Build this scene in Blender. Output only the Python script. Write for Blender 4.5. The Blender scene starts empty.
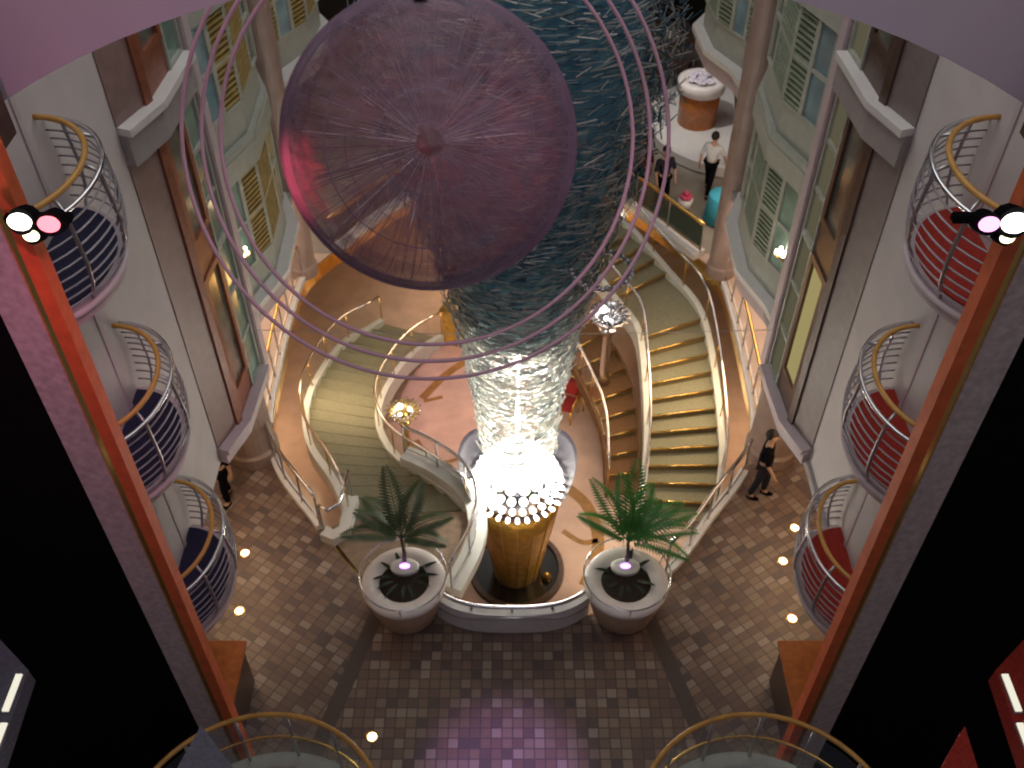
import bpy, bmesh, math, random
from mathutils import Vector, Matrix
random.seed(7)
SC = bpy.context.scene
COL = SC.collection
PI = math.pi

# ------------------------------------------------------------------ materials
def nodes_of(name):
    m = bpy.data.materials.new(name); m.use_nodes = True
    nt = m.node_tree; b = nt.nodes['Principled BSDF']
    return m, nt, b

def mat(name, col, rough=.5, metal=0., var=.12, scale=6., spec=.5):
    """plain paint / metal / wood tone with a little procedural wear"""
    m, nt, b = nodes_of(name)
    n = nt.nodes.new('ShaderNodeTexNoise'); n.inputs['Scale'].default_value = scale; n.inputs['Detail'].default_value = 4
    tc = nt.nodes.new('ShaderNodeTexCoord'); nt.links.new(tc.outputs['Object'], n.inputs['Vector'])
    r = nt.nodes.new('ShaderNodeValToRGB')
    lo = [max(0, c*(1-var)) for c in col]; hi = [min(1, c*(1+var)) for c in col]
    r.color_ramp.elements[0].color = (*lo, 1); r.color_ramp.elements[1].color = (*hi, 1)
    r.color_ramp.elements[0].position = .3; r.color_ramp.elements[1].position = .7
    nt.links.new(n.outputs['Fac'], r.inputs['Fac']); nt.links.new(r.outputs['Color'], b.inputs['Base Color'])
    b.inputs['Roughness'].default_value = rough; b.inputs['Metallic'].default_value = metal
    b.inputs['Specular IOR Level'].default_value = spec
    return m

def glow(name, col, strength):
    m = bpy.data.materials.new(name); m.use_nodes = True; nt = m.node_tree
    nt.nodes.clear(); e = nt.nodes.new('ShaderNodeEmission'); o = nt.nodes.new('ShaderNodeOutputMaterial')
    e.inputs['Color'].default_value = (*col, 1); e.inputs['Strength'].default_value = strength
    nt.links.new(e.outputs[0], o.inputs[0]); return m

def sheer(name, col, alpha, rough=.3, gloss=False):
    """thin see-through sheet: part transparent, part coloured surface"""
    m = bpy.data.materials.new(name); m.use_nodes = True; nt = m.node_tree
    nt.nodes.clear(); o = nt.nodes.new('ShaderNodeOutputMaterial'); mix = nt.nodes.new('ShaderNodeMixShader')
    t = nt.nodes.new('ShaderNodeBsdfTransparent')
    if gloss:
        s = nt.nodes.new('ShaderNodeBsdfGlossy'); s.inputs['Roughness'].default_value = rough
    else:
        s = nt.nodes.new('ShaderNodeBsdfPrincipled'); s.inputs['Roughness'].default_value = rough
    s.inputs[0].default_value = (*col, 1)
    mix.inputs[0].default_value = alpha
    nt.links.new(t.outputs[0], mix.inputs[1]); nt.links.new(s.outputs[0], mix.inputs[2]); nt.links.new(mix.outputs[0], o.inputs[0])
    return m

def veil(name, col, lo, hi, scale):
    """woven veil, uneven thread density"""
    m = sheer(name, col, .5, .6); nt = m.node_tree
    mix = [n for n in nt.nodes if n.type == 'MIX_SHADER'][0]
    tc = nt.nodes.new('ShaderNodeTexCoord'); mp = nt.nodes.new('ShaderNodeMapping')
    mp.inputs['Scale'].default_value = (1, 1, 3); mp.inputs['Rotation'].default_value = (.5, .7, .2)
    n = nt.nodes.new('ShaderNodeTexNoise'); n.inputs['Scale'].default_value = scale; n.inputs['Detail'].default_value = 5; n.inputs['Distortion'].default_value = 1.5
    mr = nt.nodes.new('ShaderNodeMapRange'); mr.inputs['From Min'].default_value = .3; mr.inputs['From Max'].default_value = .7
    mr.inputs['To Min'].default_value = lo; mr.inputs['To Max'].default_value = hi
    nt.links.new(tc.outputs['Object'], mp.inputs['Vector']); nt.links.new(mp.outputs[0], n.inputs['Vector'])
    nt.links.new(n.outputs['Fac'], mr.inputs['Value']); nt.links.new(mr.outputs[0], mix.inputs[0])
    return m

M = dict(
    wall=mat('wall_paint', (.62, .585, .585), .6, var=.05, scale=2),
    panel=mat('pinkish_brown_panel', (.30, .20, .18), .45, var=.1),
    panel_grey=mat('taupe_panel', (.26, .215, .205), .45, var=.1),
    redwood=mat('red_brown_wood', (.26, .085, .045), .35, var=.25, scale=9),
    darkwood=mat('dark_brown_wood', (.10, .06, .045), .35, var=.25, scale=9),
    orangewood=mat('polished_orange_wood', (.45, .15, .04), .25, var=.2, scale=8),
    poletrim=mat('varnished_red_orange_trim', (.66, .13, .035), .65, var=.12, scale=7),
    band=mat('grey_marble_band', (.52, .43, .42), .5, var=.2, scale=14),
    black=mat('black_glass', (.006, .006, .007), .8, var=.1, spec=.02),
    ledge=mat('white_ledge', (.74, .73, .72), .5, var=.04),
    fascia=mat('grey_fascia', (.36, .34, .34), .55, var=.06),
    pale=mat('pale_green_white_panel', (.40, .43, .385), .5, var=.08),
    slat_y=mat('ochre_shutter', (.36, .27, .10), .55, var=.2),
    slat_g=mat('sage_shutter', (.26, .32, .24), .55, var=.2),
    pane_g=mat('green_tinted_pane', (.22, .34, .28), .12, var=.35, scale=1.6, spec=.8),
    pane_d=mat('dark_pane', (.16, .165, .14), .12, var=.5, scale=2, spec=.8),
    pane_b=mat('blue_green_pane', (.22, .36, .42), .12, var=.4, scale=1.3, spec=.8),
    pane_o=mat('amber_pane', (.50, .38, .14), .15, var=.4, scale=1.5, spec=.8),
    chrome=mat('chrome', (.72, .72, .76), .16, 1., var=.04),
    steel=mat('brushed_steel', (.50, .49, .52), .32, 1., var=.08),
    brass=mat('brass', (.80, .52, .17), .22, 1., var=.08),
    goldrail=mat('golden_wood_handrail', (.58, .31, .07), .25, var=.15),
    gold=mat('gold_leaf', (.84, .56, .16), .3, 1., var=.2, scale=10),
    amber=mat('amber_gold_lacquer', (.62, .37, .07), .28, .35, var=.3, scale=7),
    bluecarpet=mat('navy_carpet', (.014, .015, .050), .9, var=.25, scale=30),
    redcarpet=mat('red_carpet', (.36, .028, .016), .9, var=.25, scale=30),
    greycarpet=mat('blue_grey_carpet', (.16, .16, .21), .9, var=.2, scale=30),
    rail=mat('rail_paint_steel', (.36, .34, .38), .35, .6, var=.05),
    slab=mat('pinkish_white_slab', (.58, .50, .53), .5, var=.05),
    tread=mat('olive_beige_carpet', (.215, .205, .135), .85, var=.12, scale=18),
    treadbrown=mat('brown_carpet', (.17, .085, .036), .85, var=.15, scale=18),
    riser=mat('dark_riser', (.13, .09, .04), .6, var=.2),
    stringer=mat('white_stringer', (.66, .68, .66), .4, var=.05),
    kerb=mat('pale_grey_kerb', (.82, .82, .83), .35, var=.05),
    planter=mat('tan_stone_planter', (.60, .45, .33), .45, var=.12, scale=5),
    rimwhite=mat('pale_stone_rim', (.85, .79, .77), .4, var=.06),
    soil=mat('dark_soil', (.035, .022, .016), .95, var=.4, scale=40),
    leafdark=mat('dark_leaf', (.018, .030, .014), .45, var=.3),
    leafmid=mat('dull_green_leaf', (.075, .115, .05), .45, var=.3),
    leaf=mat('bright_green_leaf', (.06, .24, .04), .42, var=.3),
    stem=mat('plant_stem', (.09, .07, .03), .7, var=.2),
    white=mat('white_gloss', (.80, .79, .78), .3, var=.03),
    pinkring=mat('pink_tube', (.64, .38, .50), .32, var=.06),
    wire=mat('violet_wire', (.17, .11, .19), .6, .0, var=.2),
    marble=mat('pink_marble', (.62, .44, .36), .18, var=.12, scale=2.2),
    inlay=mat('brown_marble_inlay', (.34, .18, .06), .2, var=.2),
    warmwall=mat('warm_shop_wall', (.50, .31, .15), .5, var=.15, scale=3),
    basin=mat('black_basin', (.010, .009, .008), .25, var=.2),
    skin=mat('skin', (.48, .29, .20), .6, var=.05),
    hair=mat('dark_hair', (.012, .009, .008), .5, var=.2),
    cloth_w=mat('white_cloth', (.62, .64, .68), .85, var=.06),
    cloth_k=mat('black_cloth', (.005, .005, .007), .95, var=.2, spec=.05),
    cloth_n=mat('dark_navy_cloth', (.008, .009, .020), .85, var=.2),
    cloth_r=mat('dark_red_cloth', (.13, .012, .014), .85, var=.2),
    cloth_b=mat('turquoise_cloth', (.05, .38, .52), .8, var=.08),
    flower_p=mat('pink_flower', (.62, .08, .16), .7, var=.2),
    flower_w=mat('white_flower', (.75, .70, .80), .7, var=.1),
    leatherred=mat('red_upholstery', (.30, .02, .02), .6, var=.2),
    column=mat('mauve_column', (.33, .25, .225), .4, var=.12, scale=3),
    header=mat('pale_header_paint', (.48, .42, .48), .7, var=.04, scale=1.5),
    bowl=mat('mauve_bowl', (.035, .030, .046), .3, .2, var=.15),
    darkfar=mat('dark_far_wall', (.03, .024, .02), .8, var=.3),
)
M['glass'] = sheer('clear_glass', (.85, .95, .92), .10, .08, True)
M['greenglass'] = sheer('green_glass', (.035, .065, .05), .78, .15)
M['shell_out'] = veil('purple_veil_outer', (.36, .24, .33), .06, .34, 2.2)
M['shell_in'] = veil('red_violet_veil_inner', (.48, .15, .17), .0, .34, 1.7)
M['hot'] = glow('lamp_white', (1., .95, .84), 26)
M['bead'] = glow('lit_bead', (1., .93, .82), 9)
M['lens_w'] = glow('lens_white', (1., .96, .84), 6)
M['lens_y'] = glow('lens_yellow', (1., .93, .55), 2.5)
M['lens_r'] = glow('lens_red', (1., .22, .27), 2.4)
M['lens_m'] = glow('lens_magenta', (1., .42, .82), 2.0)
M['lens_p'] = glow('lens_violet', (.50, .20, 1.), 5)
M['floorlamp'] = glow('warm_floor_light', (1., .72, .40), 10)
M['strip'] = glow('strip_light', (1., .95, .78), .9)
M['litpane'] = glow('lit_room_pane', (.80, .66, .28), .42)
M['litpane_dim'] = glow('dim_lit_room_pane', (.44, .40, .24), .22)
M['screen'] = glow('blue_screen', (.20, .30, .95), .8)

def rods_material():
    m, nt, b = nodes_of('glass_rods')
    a = nt.nodes.new('ShaderNodeAttribute'); a.attribute_name = 'tint'
    r = nt.nodes.new('ShaderNodeValToRGB'); e = r.color_ramp.elements
    e[0].position = 0; e[0].color = (.05, .17, .30, 1); e[1].position = 1; e[1].color = (.92, .91, .88, 1)
    x = e.new(.35); x.color = (.17, .34, .40, 1); x = e.new(.7); x.color = (.60, .64, .62, 1)
    nt.links.new(a.outputs['Fac'], r.inputs['Fac']); nt.links.new(r.outputs['Color'], b.inputs['Base Color'])
    b.inputs['Metallic'].default_value = .2; b.inputs['Roughness'].default_value = .22
    tr = nt.nodes.new('ShaderNodeBsdfTranslucent'); nt.links.new(r.outputs['Color'], tr.inputs['Color'])
    mx = nt.nodes.new('ShaderNodeMixShader'); mx.inputs[0].default_value = .35
    nt.links.new(b.outputs[0], mx.inputs[1]); nt.links.new(tr.outputs[0], mx.inputs[2])
    nt.links.new(mx.outputs[0], nt.nodes['Material Output'].inputs[0])
    return m
M['rods'] = rods_material()

def promenade_material():
    """brick paving: square setts down the middle, slanted bricks either side, dark bands between, pink marble further on"""
    m, nt, b = nodes_of('promenade_paving')
    L = nt.links.new
    tc = nt.nodes.new('ShaderNodeTexCoord'); sep = nt.nodes.new('ShaderNodeSeparateXYZ'); L(tc.outputs['Object'], sep.inputs[0])
    def mth(op, a, b_=None, c=None):
        n = nt.nodes.new('ShaderNodeMath'); n.operation = op
        for i, v in enumerate((a, b_, c)):
            if v is None: continue
            if isinstance(v, (int, float)): n.inputs[i].default_value = v
            else: L(v, n.inputs[i])
        return n.outputs[0]
    X, Y = sep.outputs[0], sep.outputs[1]
    ax = mth('ABSOLUTE', X)
    def setts(vec_x, vec_y, sx, sy, gap):
        u = mth('DIVIDE', vec_x, sx); v = mth('DIVIDE', vec_y, sy)
        row = mth('FLOOR', v)
        cu = mth('FLOOR', u)
        comb = nt.nodes.new('ShaderNodeCombineXYZ'); L(cu, comb.inputs[0]); L(row, comb.inputs[1])
        wn = nt.nodes.new('ShaderNodeTexWhiteNoise'); wn.noise_dimensions = '2D'; L(comb.outputs[0], wn.inputs['Vector'])
        fu = mth('FRACT', u); fv = mth('FRACT', v)
        g1 = mth('LESS_THAN', fu, gap); g2 = mth('LESS_THAN', fv, gap)
        return wn.outputs['Value'], mth('MAXIMUM', g1, g2)
    v1, g1 = setts(X, Y, .165, .165, .12)
    # slanted field, mirrored left to right
    rx = mth('ADD', mth('MULTIPLY', ax, .86), mth('MULTIPLY', Y, .50))
    ry = mth('SUBTRACT', mth('MULTIPLY', Y, .86), mth('MULTIPLY', ax, .50))
    v2, g2 = setts(rx, ry, .215, .125, .10)
    edge = mth('ADD', 2.42, mth('MULTIPLY', mth('SUBTRACT', 8.63, Y), .29))
    side = mth('GREATER_THAN', ax, edge)
    def mixf(f, a, c):
        n = nt.nodes.new('ShaderNodeMix'); n.data_type = 'FLOAT'; L(f, n.inputs[0])
        for i, v in ((2, a), (3, c)):
            if isinstance(v, (int, float)): n.inputs[i].default_value = v
            else: L(v, n.inputs[i])
        return n.outputs[0]
    val = mixf(side, v1, v2); gap = mixf(side, g1, g2)
    def ramp(src, stops):
        r = nt.nodes.new('ShaderNodeValToRGB'); e = r.color_ramp.elements
        e[0].position, e[0].color = stops[0][0], (*stops[0][1], 1); e[1].position, e[1].color = stops[-1][0], (*stops[-1][1], 1)
        for p, c in stops[1:-1]:
            x = e.new(p); x.color = (*c, 1)
        L(src, r.inputs[0]); return r.outputs[0]
    brick = ramp(val, [(0, (.095, .075, .07)), (.15, (.145, .095, .082)), (.4, (.185, .118, .092)), (.62, (.215, .148, .108)), (.85, (.25, .19, .145)), (1, (.33, .27, .225))])
    def mixc(f, a, c):
        n = nt.nodes.new('ShaderNodeMix'); n.data_type = 'RGBA'
        if isinstance(f, (int, float)): n.inputs[0].default_value = f
        else: L(f, n.inputs[0])
        for i, v in ((6, a), (7, c)):
            if isinstance(v, tuple): n.inputs[i].default_value = (*v, 1)
            else: L(v, n.inputs[i])
        return n.outputs[2]
    c = mixc(gap, brick, (.092, .072, .064))
    band = mth('LESS_THAN', mth('ABSOLUTE', mth('SUBTRACT', ax, edge)), .13)
    c = mixc(band, c, (.085, .065, .055))
    far = mth('GREATER_THAN', Y, 12.9)
    ns = nt.nodes.new('ShaderNodeTexNoise'); ns.inputs['Scale'].default_value = 1.6; ns.inputs['Detail'].default_value = 5; L(tc.outputs['Object'], ns.inputs['Vector'])
    marble = ramp(ns.outputs['Fac'], [(.3, (.50, .36, .29)), (.7, (.62, .47, .39))])
    far2 = mth('GREATER_THAN', Y, 19.0)
    stone = ramp(ns.outputs['Fac'], [(.3, (.24, .21, .17)), (.7, (.34, .30, .25))])
    c = mixc(far, c, marble); c = mixc(far2, c, stone)
    L(c, b.inputs['Base Color']); b.inputs['Roughness'].default_value = .42
    return m
M['promenade'] = promenade_material()

# ------------------------------------------------------------------ object helpers
def link(name, me, m=None, parent=None, loc=(0, 0, 0)):
    o = bpy.data.objects.new(name, me); COL.objects.link(o)
    if m is not None:
        me.materials.clear(); me.materials.append(m)
    o.location = loc
    if parent is not None: o.parent = parent
    return o

def ob(name, bm, m, parent=None, smooth=False, loc=(0, 0, 0)):
    me = bpy.data.meshes.new(name)
    bmesh.ops.recalc_face_normals(bm, faces=bm.faces)
    bm.to_mesh(me); bm.free()
    if smooth:
        for p in me.polygons: p.use_smooth = True
    return link(name, me, m, parent, loc)

def thing(name, label, cat, loc=(0, 0, 0), rz=0, group=None):
    o = bpy.data.objects.new(name, None); COL.objects.link(o); o.location = loc; o.rotation_euler = (0, 0, rz)
    o.empty_display_size = .1
    return tag(o, label, cat, group)

def tag(o, label, cat, group=None):
    o['label'] = label; o['category'] = cat
    if group: o['group'] = group
    return o

def struct(o, label=None, cat=None):
    o['kind'] = 'structure'
    if label: o['label'] = label
    if cat: o['category'] = cat
    return o

def box(bm, lo, hi):
    vs = [bm.verts.new((x, y, z)) for z in (lo[2], hi[2]) for x, y in ((lo[0], lo[1]), (hi[0], lo[1]), (hi[0], hi[1]), (lo[0], hi[1]))]
    for f in ((3, 2, 1, 0), (4, 5, 6, 7), (0, 1, 5, 4), (1, 2, 6, 5), (2, 3, 7, 6), (3, 0, 4, 7)):
        bm.faces.new([vs[i] for i in f])

def boxed(lo, hi, bev=0):
    bm = bmesh.new(); box(bm, lo, hi)
    if bev: bmesh.ops.bevel(bm, geom=bm.edges[:], offset=bev, segments=2, affect='EDGES')
    return bm

def tube(bm, pts, r, n=8, closed=False, radii=None):
    pts = [Vector(p) for p in pts]; N = len(pts); rings = []
    up = Vector((0, 0, 1)); prev = None
    for i, p in enumerate(pts):
        a = pts[i-1] if (i > 0 or closed) else p
        c = pts[(i+1) % N] if (i < N-1 or closed) else p
        t = (c-a).normalized()
        if prev is None:
            s = t.cross(up if abs(t.z) < .9 else Vector((1, 0, 0))).normalized()
        else:
            s = (prev - t*prev.dot(t)).normalized()
        prev = s; w = t.cross(s)
        rr = radii[i] if radii else r
        rings.append([bm.verts.new(p + rr*(math.cos(2*PI*k/n)*s + math.sin(2*PI*k/n)*w)) for k in range(n)])
    last = N if closed else N-1
    for i in range(last):
        A, B = rings[i], rings[(i+1) % N]
        off = 0
        if closed and i == N-1:
            off = min(range(n), key=lambda q: (B[q].co-A[0].co).length)
        for k in range(n):
            bm.faces.new((A[k], A[(k+1) % n], B[(k+1+off) % n], B[(k+off) % n]))
    if not closed:
        bm.faces.new(rings[0][::-1]); bm.faces.new(rings[-1])
    return bm

def strip(bm, pts, prof, closed=False):
    """sweep a closed profile [(sideways, up)] along pts, keeping it upright; + sideways is to the left of travel"""
    pts = [Vector(p) for p in pts]; N = len(pts); rings = []
    for i, p in enumerate(pts):
        a = pts[i-1] if (i > 0 or closed) else p
        c = pts[(i+1) % N] if (i < N-1 or closed) else p
        t = (c-a); t.z = 0; t.normalize(); s = Vector((-t.y, t.x, 0))
        rings.append([bm.verts.new(p + s*u + Vector((0, 0, v))) for u, v in prof])
    n = len(prof)
    for i in range(N if closed else N-1):
        A, B = rings[i], rings[(i+1) % N]
        for k in range(n): bm.faces.new((A[k], A[(k+1) % n], B[(k+1) % n], B[k]))
    if not closed:
        bm.faces.new(rings[0][::-1]); bm.faces.new(rings[-1])
    return bm

def rect(u0, u1, v0, v1): return [(u0, v0), (u1, v0), (u1, v1), (u0, v1)]

def lathe(prof, n=40, bm=None, at=(0, 0, 0)):
    bm = bm or bmesh.new(); rings = []
    for r, z in prof:
        if r < 1e-5: rings.append([bm.verts.new((at[0], at[1], at[2]+z))])
        else: rings.append([bm.verts.new((at[0]+r*math.cos(2*PI*k/n), at[1]+r*math.sin(2*PI*k/n), at[2]+z)) for k in range(n)])
    for A, B in zip(rings, rings[1:]):
        for k in range(n):
            k2 = (k+1) % n
            if len(A) == 1 and len(B) == 1: continue
            if len(A) == 1: bm.faces.new((A[0], B[k], B[k2]))
            elif len(B) == 1: bm.faces.new((A[k], A[k2], B[0]))
            else: bm.faces.new((A[k], A[k2], B[k2], B[k]))
    return bm

def ball(bm, c, r, seg=14, sx=1, sy=1, sz=1):
    mtx = Matrix.Translation(c) @ Matrix.Diagonal((sx, sy, sz, 1))
    bmesh.ops.create_uvsphere(bm, u_segments=seg, v_segments=max(6, seg*2//3), radius=r, matrix=mtx)
    return bm

def spline(pts, k=8, closed=False):
    P = [Vector(p) for p in pts]; N = len(P); out = []
    segs = N if closed else N-1
    for i in range(segs):
        if closed: p0, p1, p2, p3 = P[i-1], P[i], P[(i+1) % N], P[(i+2) % N]
        else:
            p1, p2 = P[i], P[i+1]; p0 = P[i-1] if i else 2*p1-p2; p3 = P[i+2] if i+2 < N else 2*p2-p1
        for j in range(k):
            t = j/k
            out.append(.5*((2*p1)+(p2-p0)*t+(2*p0-5*p1+4*p2-p3)*t*t+(-p0+3*p1-3*p2+p3)*t**3))
    if not closed: out.append(P[-1])
    return out

def resample(pts, n):
    d = [0.]
    for a, b in zip(pts, pts[1:]): d.append(d[-1]+(b-a).length)
    out = []; j = 0
    for i in range(n):
        s = d[-1]*i/(n-1)
        while j < len(d)-2 and d[j+1] < s: j += 1
        f = (s-d[j])/max(1e-9, d[j+1]-d[j]); out.append(pts[j].lerp(pts[j+1], min(1, max(0, f))))
    return out

def prism(poly, axis, a, b):
    """extrude a 2-D polygon along an axis: 'y' takes (x, z) pairs, 'z' takes (x, y), 'x' takes (y, z)"""
    bm = bmesh.new()
    def v(p, t):
        return {'y': (p[0], t, p[1]), 'z': (p[0], p[1], t), 'x': (t, p[0], p[1])}[axis]
    A = [bm.verts.new(v(p, a)) for p in poly]; B = [bm.verts.new(v(p, b)) for p in poly]
    bm.faces.new(A[::-1]); bm.faces.new(B)
    for i in range(len(poly)):
        j = (i+1) % len(poly); bm.faces.new((A[i], A[j], B[j], B[i]))
    bmesh.ops.triangulate(bm, faces=[f for f in bm.faces if len(f.verts) > 4])
    return bm

def duptree(root, loc=None, label=None, group=None):
    r = root.copy(); COL.objects.link(r)
    if loc is not None: r.location = loc
    if label: r['label'] = label
    if group: r['group'] = group
    for ch in list(root.children):
        c = ch.copy(); COL.objects.link(c); c.parent = r
        for g in list(ch.children):
            d = g.copy(); COL.objects.link(d); d.parent = c
    return r

SIDES = ((-1, 'left'), (1, 'right'))
OX = {-1: 0., 1: .09}     # the right side stands a little further out

# ------------------------------------------------------------------ floors with the stair well
half = [(0, 8.85), (1.25, 9.08), (2.66, 9.9), (3.6, 11.1), (4.4, 12.2), (4.82, 13.4), (4.92, 15), (4.92, 17), (4.78, 18.2), (4.0, 19.5), (3.1, 20.8), (2.0, 21.8), (0, 22.5)]
right_edge = spline([(x, y, 0) for x, y in half], 6)
left_edge = [Vector((-p.x, p.y, 0)) for p in right_edge]
well = right_edge + left_edge[::-1][1:-1]

def floor_with_hole(z, thick):
    bm = bmesh.new()
    def loop(pts):
        vs = [bm.verts.new((p[0], p[1], z)) for p in pts]
        return [bm.edges.new((vs[i], vs[(i+1) % len(vs)])) for i in range(len(vs))]
    e = loop([(-7.5, -1), (7.5, -1), (7.5, 33), (-7.5, 33)]) + loop(well)
    bmesh.ops.triangle_fill(bm, edges=e, use_beauty=True, use_dissolve=False)
    # keep only faces outside the well
    def inside(p):
        c = False; n = len(well)
        for i in range(n):
            a, b = well[i], well[i-1]
            if (a.y > p.y) != (b.y > p.y) and p.x < (b.x-a.x)*(p.y-a.y)/(b.y-a.y)+a.x: c = not c
        return c
    bad = [f for f in bm.faces if inside(f.calc_center_median())]
    bmesh.ops.delete(bm, geom=bad, context='FACES')
    r = bmesh.ops.extrude_face_region(bm, geom=bm.faces[:])
    vs = [g for g in r['geom'] if isinstance(g, bmesh.types.BMVert)]
    bmesh.ops.translate(bm, verts=vs, vec=(0, 0, -thick))
    return bm
struct(ob('floor', floor_with_hole(0, .3), M['promenade']))
struct(ob('floor_lower', boxed((-7.5, 6, -3.2), (7.5, 30, -2.9)), M['marble']))
# gilded edge of the slab around the well
bm = strip(bmesh.new(), well, rect(.0, .03, -.42, -.02), True)
struct(ob('trim_1', bm, M['brass']))
# landing of the left stair
land = [(-3.35, 10.85), (-2.5, 9.75), (-1.3, 9.15), (-.98, 9.7), (-.72, 10.6), (-.78, 11.3), (-3.02, 11.15)]
struct(ob('floor_landing', prism(land, 'z', -.3, .004), mat('brown_landing_tiles', (.25, .18, .125), .5, var=.2, scale=9)))

# ------------------------------------------------------------------ balustrades
def balustrade(name, label, pts, h=.95, posts=6, kerb_h=.12, kerb_w=.16, kerb_m='kerb', rail_m='chrome', glass_m='glass', second=True, r=.035):
    pts = [Vector(p) for p in pts]; o = pts[0].copy()
    t = thing(name, label, 'railing', o)
    P = [p-o for p in pts]
    if kerb_h:
        ob('kerb', strip(bmesh.new(), P, rect(-kerb_w/2, kerb_w/2, -.02, kerb_h)), M[kerb_m], t)
    ob('handrail', tube(bmesh.new(), [p+Vector((0, 0, h)) for p in P], r), M[rail_m], t, True)
    if second: ob('lower_rail', tube(bmesh.new(), [p+Vector((0, 0, kerb_h+.10)) for p in P], .016, 6), M[rail_m], t, True)
    S = resample(P, posts)
    for p in S:
        bm = tube(bmesh.new(), [p+Vector((0, 0, kerb_h-.01)), p+Vector((0, 0, h))], .02, 6)
        ball(bm, p+Vector((0, 0, h-.1)), .03, 8)
        ob('post', bm, M['steel'], t, True)
    R = resample(P, posts*6-5)
    for i in range(posts-1):
        ob('glass_panel', strip(bmesh.new(), R[i*6:i*6+7], rect(-.006, .006, kerb_h+.06, h-.07)), M[glass_m], t)
    return t

def edge_between(edge, y0, y1):
    q = [p for p in edge if y0 <= p.y <= y1]
    return q
# front arc between the two planters
front = [Vector((1.24*q, 8.83+.25*q*q*q*q+.10*q*q, 0)) for q in [(-12+i)/12 for i in range(25)]]
fr = balustrade('well_railing', 'white kerb with curved chrome rails at the front between the two planters', front, h=.66, posts=5, kerb_h=.52, kerb_w=.14, second=False)
# extra low rail swooping over the kerb
fp = [p-front[0] for p in front]
ob('lower_rail', tube(bmesh.new(), [p+Vector((0, -.09, .40+.10*math.cos((p.x-1.24)*2.5))) for p in fp], .016, 6), M['chrome'], fr, True)
balustrade('well_railing', 'glass and chrome railing beside the left paving, ending short of the left planter', edge_between(left_edge, 10.7, 13.2), posts=5)
balustrade('well_railing', 'glass and chrome railing beside the right paving, reaching the right planter', edge_between(right_edge, 9.75, 12.2), posts=5)
balustrade('well_railing', 'brass topped railing on the left walkway between columns', edge_between(left_edge, 13.3, 18.2), posts=8, rail_m='brass')
balustrade('well_railing', 'brass topped railing on the right walkway between columns', edge_between(right_edge, 12.6, 18.0), posts=8, rail_m='brass')
balustrade('well_railing', 'dark green glass railing with gold handrail at the far right of the well', edge_between(right_edge, 18.75, 22.5), posts=6, rail_m='brass', glass_m='greenglass', kerb_h=.16, kerb_w=.34, r=.05)
balustrade('well_railing', 'green glass railing with gold handrail at the far left of the well', edge_between(left_edge, 18.9, 22.4), posts=6, rail_m='brass', glass_m='greenglass', kerb_h=.16, kerb_w=.34, r=.05)
# short end return of the left railing
p0 = Vector((-3.32, 10.75, 0))
balustrade('well_railing', 'short white return at the end of the left railing where the stair opens', [(-3.36, 10.72, 0), (-3.18, 10.62, 0), (-3.0, 10.75, 0), (-2.98, 11.0, 0), (-2.94, 11.5, 0)], posts=2, kerb_h=.2, kerb_w=.22, kerb_m='stringer', second=False, h=.9)

# ------------------------------------------------------------------ staircases
def staircase(name, label, outer, inner, zs, tread_m, nosing_m, string_m='stringer', sw=.07, rails=True):
    """outer / inner: plan curves; zs: one height per step from the first tread to the last"""
    n = len(zs); o = Vector((outer[0][0], outer[0][1], 0))
    O = resample([Vector((p[0], p[1], 0))-o for p in spline([(x, y, 0) for x, y in outer])], n+1)
    I = resample([Vector((p[0], p[1], 0))-o for p in spline([(x, y, 0) for x, y in inner])], n+1)
    t = thing(name, label, 'staircase', o)
    for i in range(n):
        z = zs[i]; bm = bmesh.new()
        V = []
        for zz in (z-.05, z):
            V.append([bm.verts.new(p+Vector((0, 0, zz))) for p in (O[i], O[i+1], I[i+1], I[i])])
        bm.faces.new(V[0][::-1]); bm.faces.new(V[1])
        for k in range(4): bm.faces.new((V[0][k], V[0][(k+1) % 4], V[1][(k+1) % 4], V[1][k]))
        ob('tread', bm, M[tread_m], t)
    for i in range(n-1):
        za, zb = zs[i], zs[i+1]; lo, hi = min(za, zb), max(za, zb)
        if hi-lo < .02: continue
        a, b = O[i+1], I[i+1]
        bm = strip(bmesh.new(), [a, b], rect(-.015, .015, lo-.04, hi-.05)); ob('riser', bm, M['riser'], t)
        # brass nosing on the lip of the upper tread
        d = (O[i]-O[i+1]).normalized()*(.02 if za > zb else -.02)
        bm = tube(bmesh.new(), [a.lerp(b, .04)+Vector((0, 0, hi-.012))-d, a.lerp(b, .96)+Vector((0, 0, hi-.012))-d], .022, 6)
        ob('nosing', bm, M[nosing_m], t, True)
    Z = list(zs)
    def along(Q):
        return [Q[i]+Vector((0, 0, Z[min(i, n-1)] if i == 0 else (Z[i-1]+Z[min(i, n-1)])/2)) for i in range(n+1)]
    Ao, Ai = along(O), along(I)
    for A in (Ao, Ai):
        ob('stringer', strip(bmesh.new(), A, rect(-sw, sw, -.30, .16 if rails else .05)), M[string_m], t)
        if not rails and A is Ao: continue
        top = [p+Vector((0, 0, .92)) for p in A]
        ob('handrail', tube(bmesh.new(), top, .03), M['chrome'], t, True)
        ob('glass_panel', strip(bmesh.new(), A, rect(-.006, .006, .18, .86)), M['glass'], t)
        S = resample(A, 8)
        for p in S: ob('baluster', tube(bmesh.new(), [p+Vector((0, 0, .14)), p+Vector((0, 0, .92))], .016, 6), M['brass'], t, True)
    return t

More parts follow.
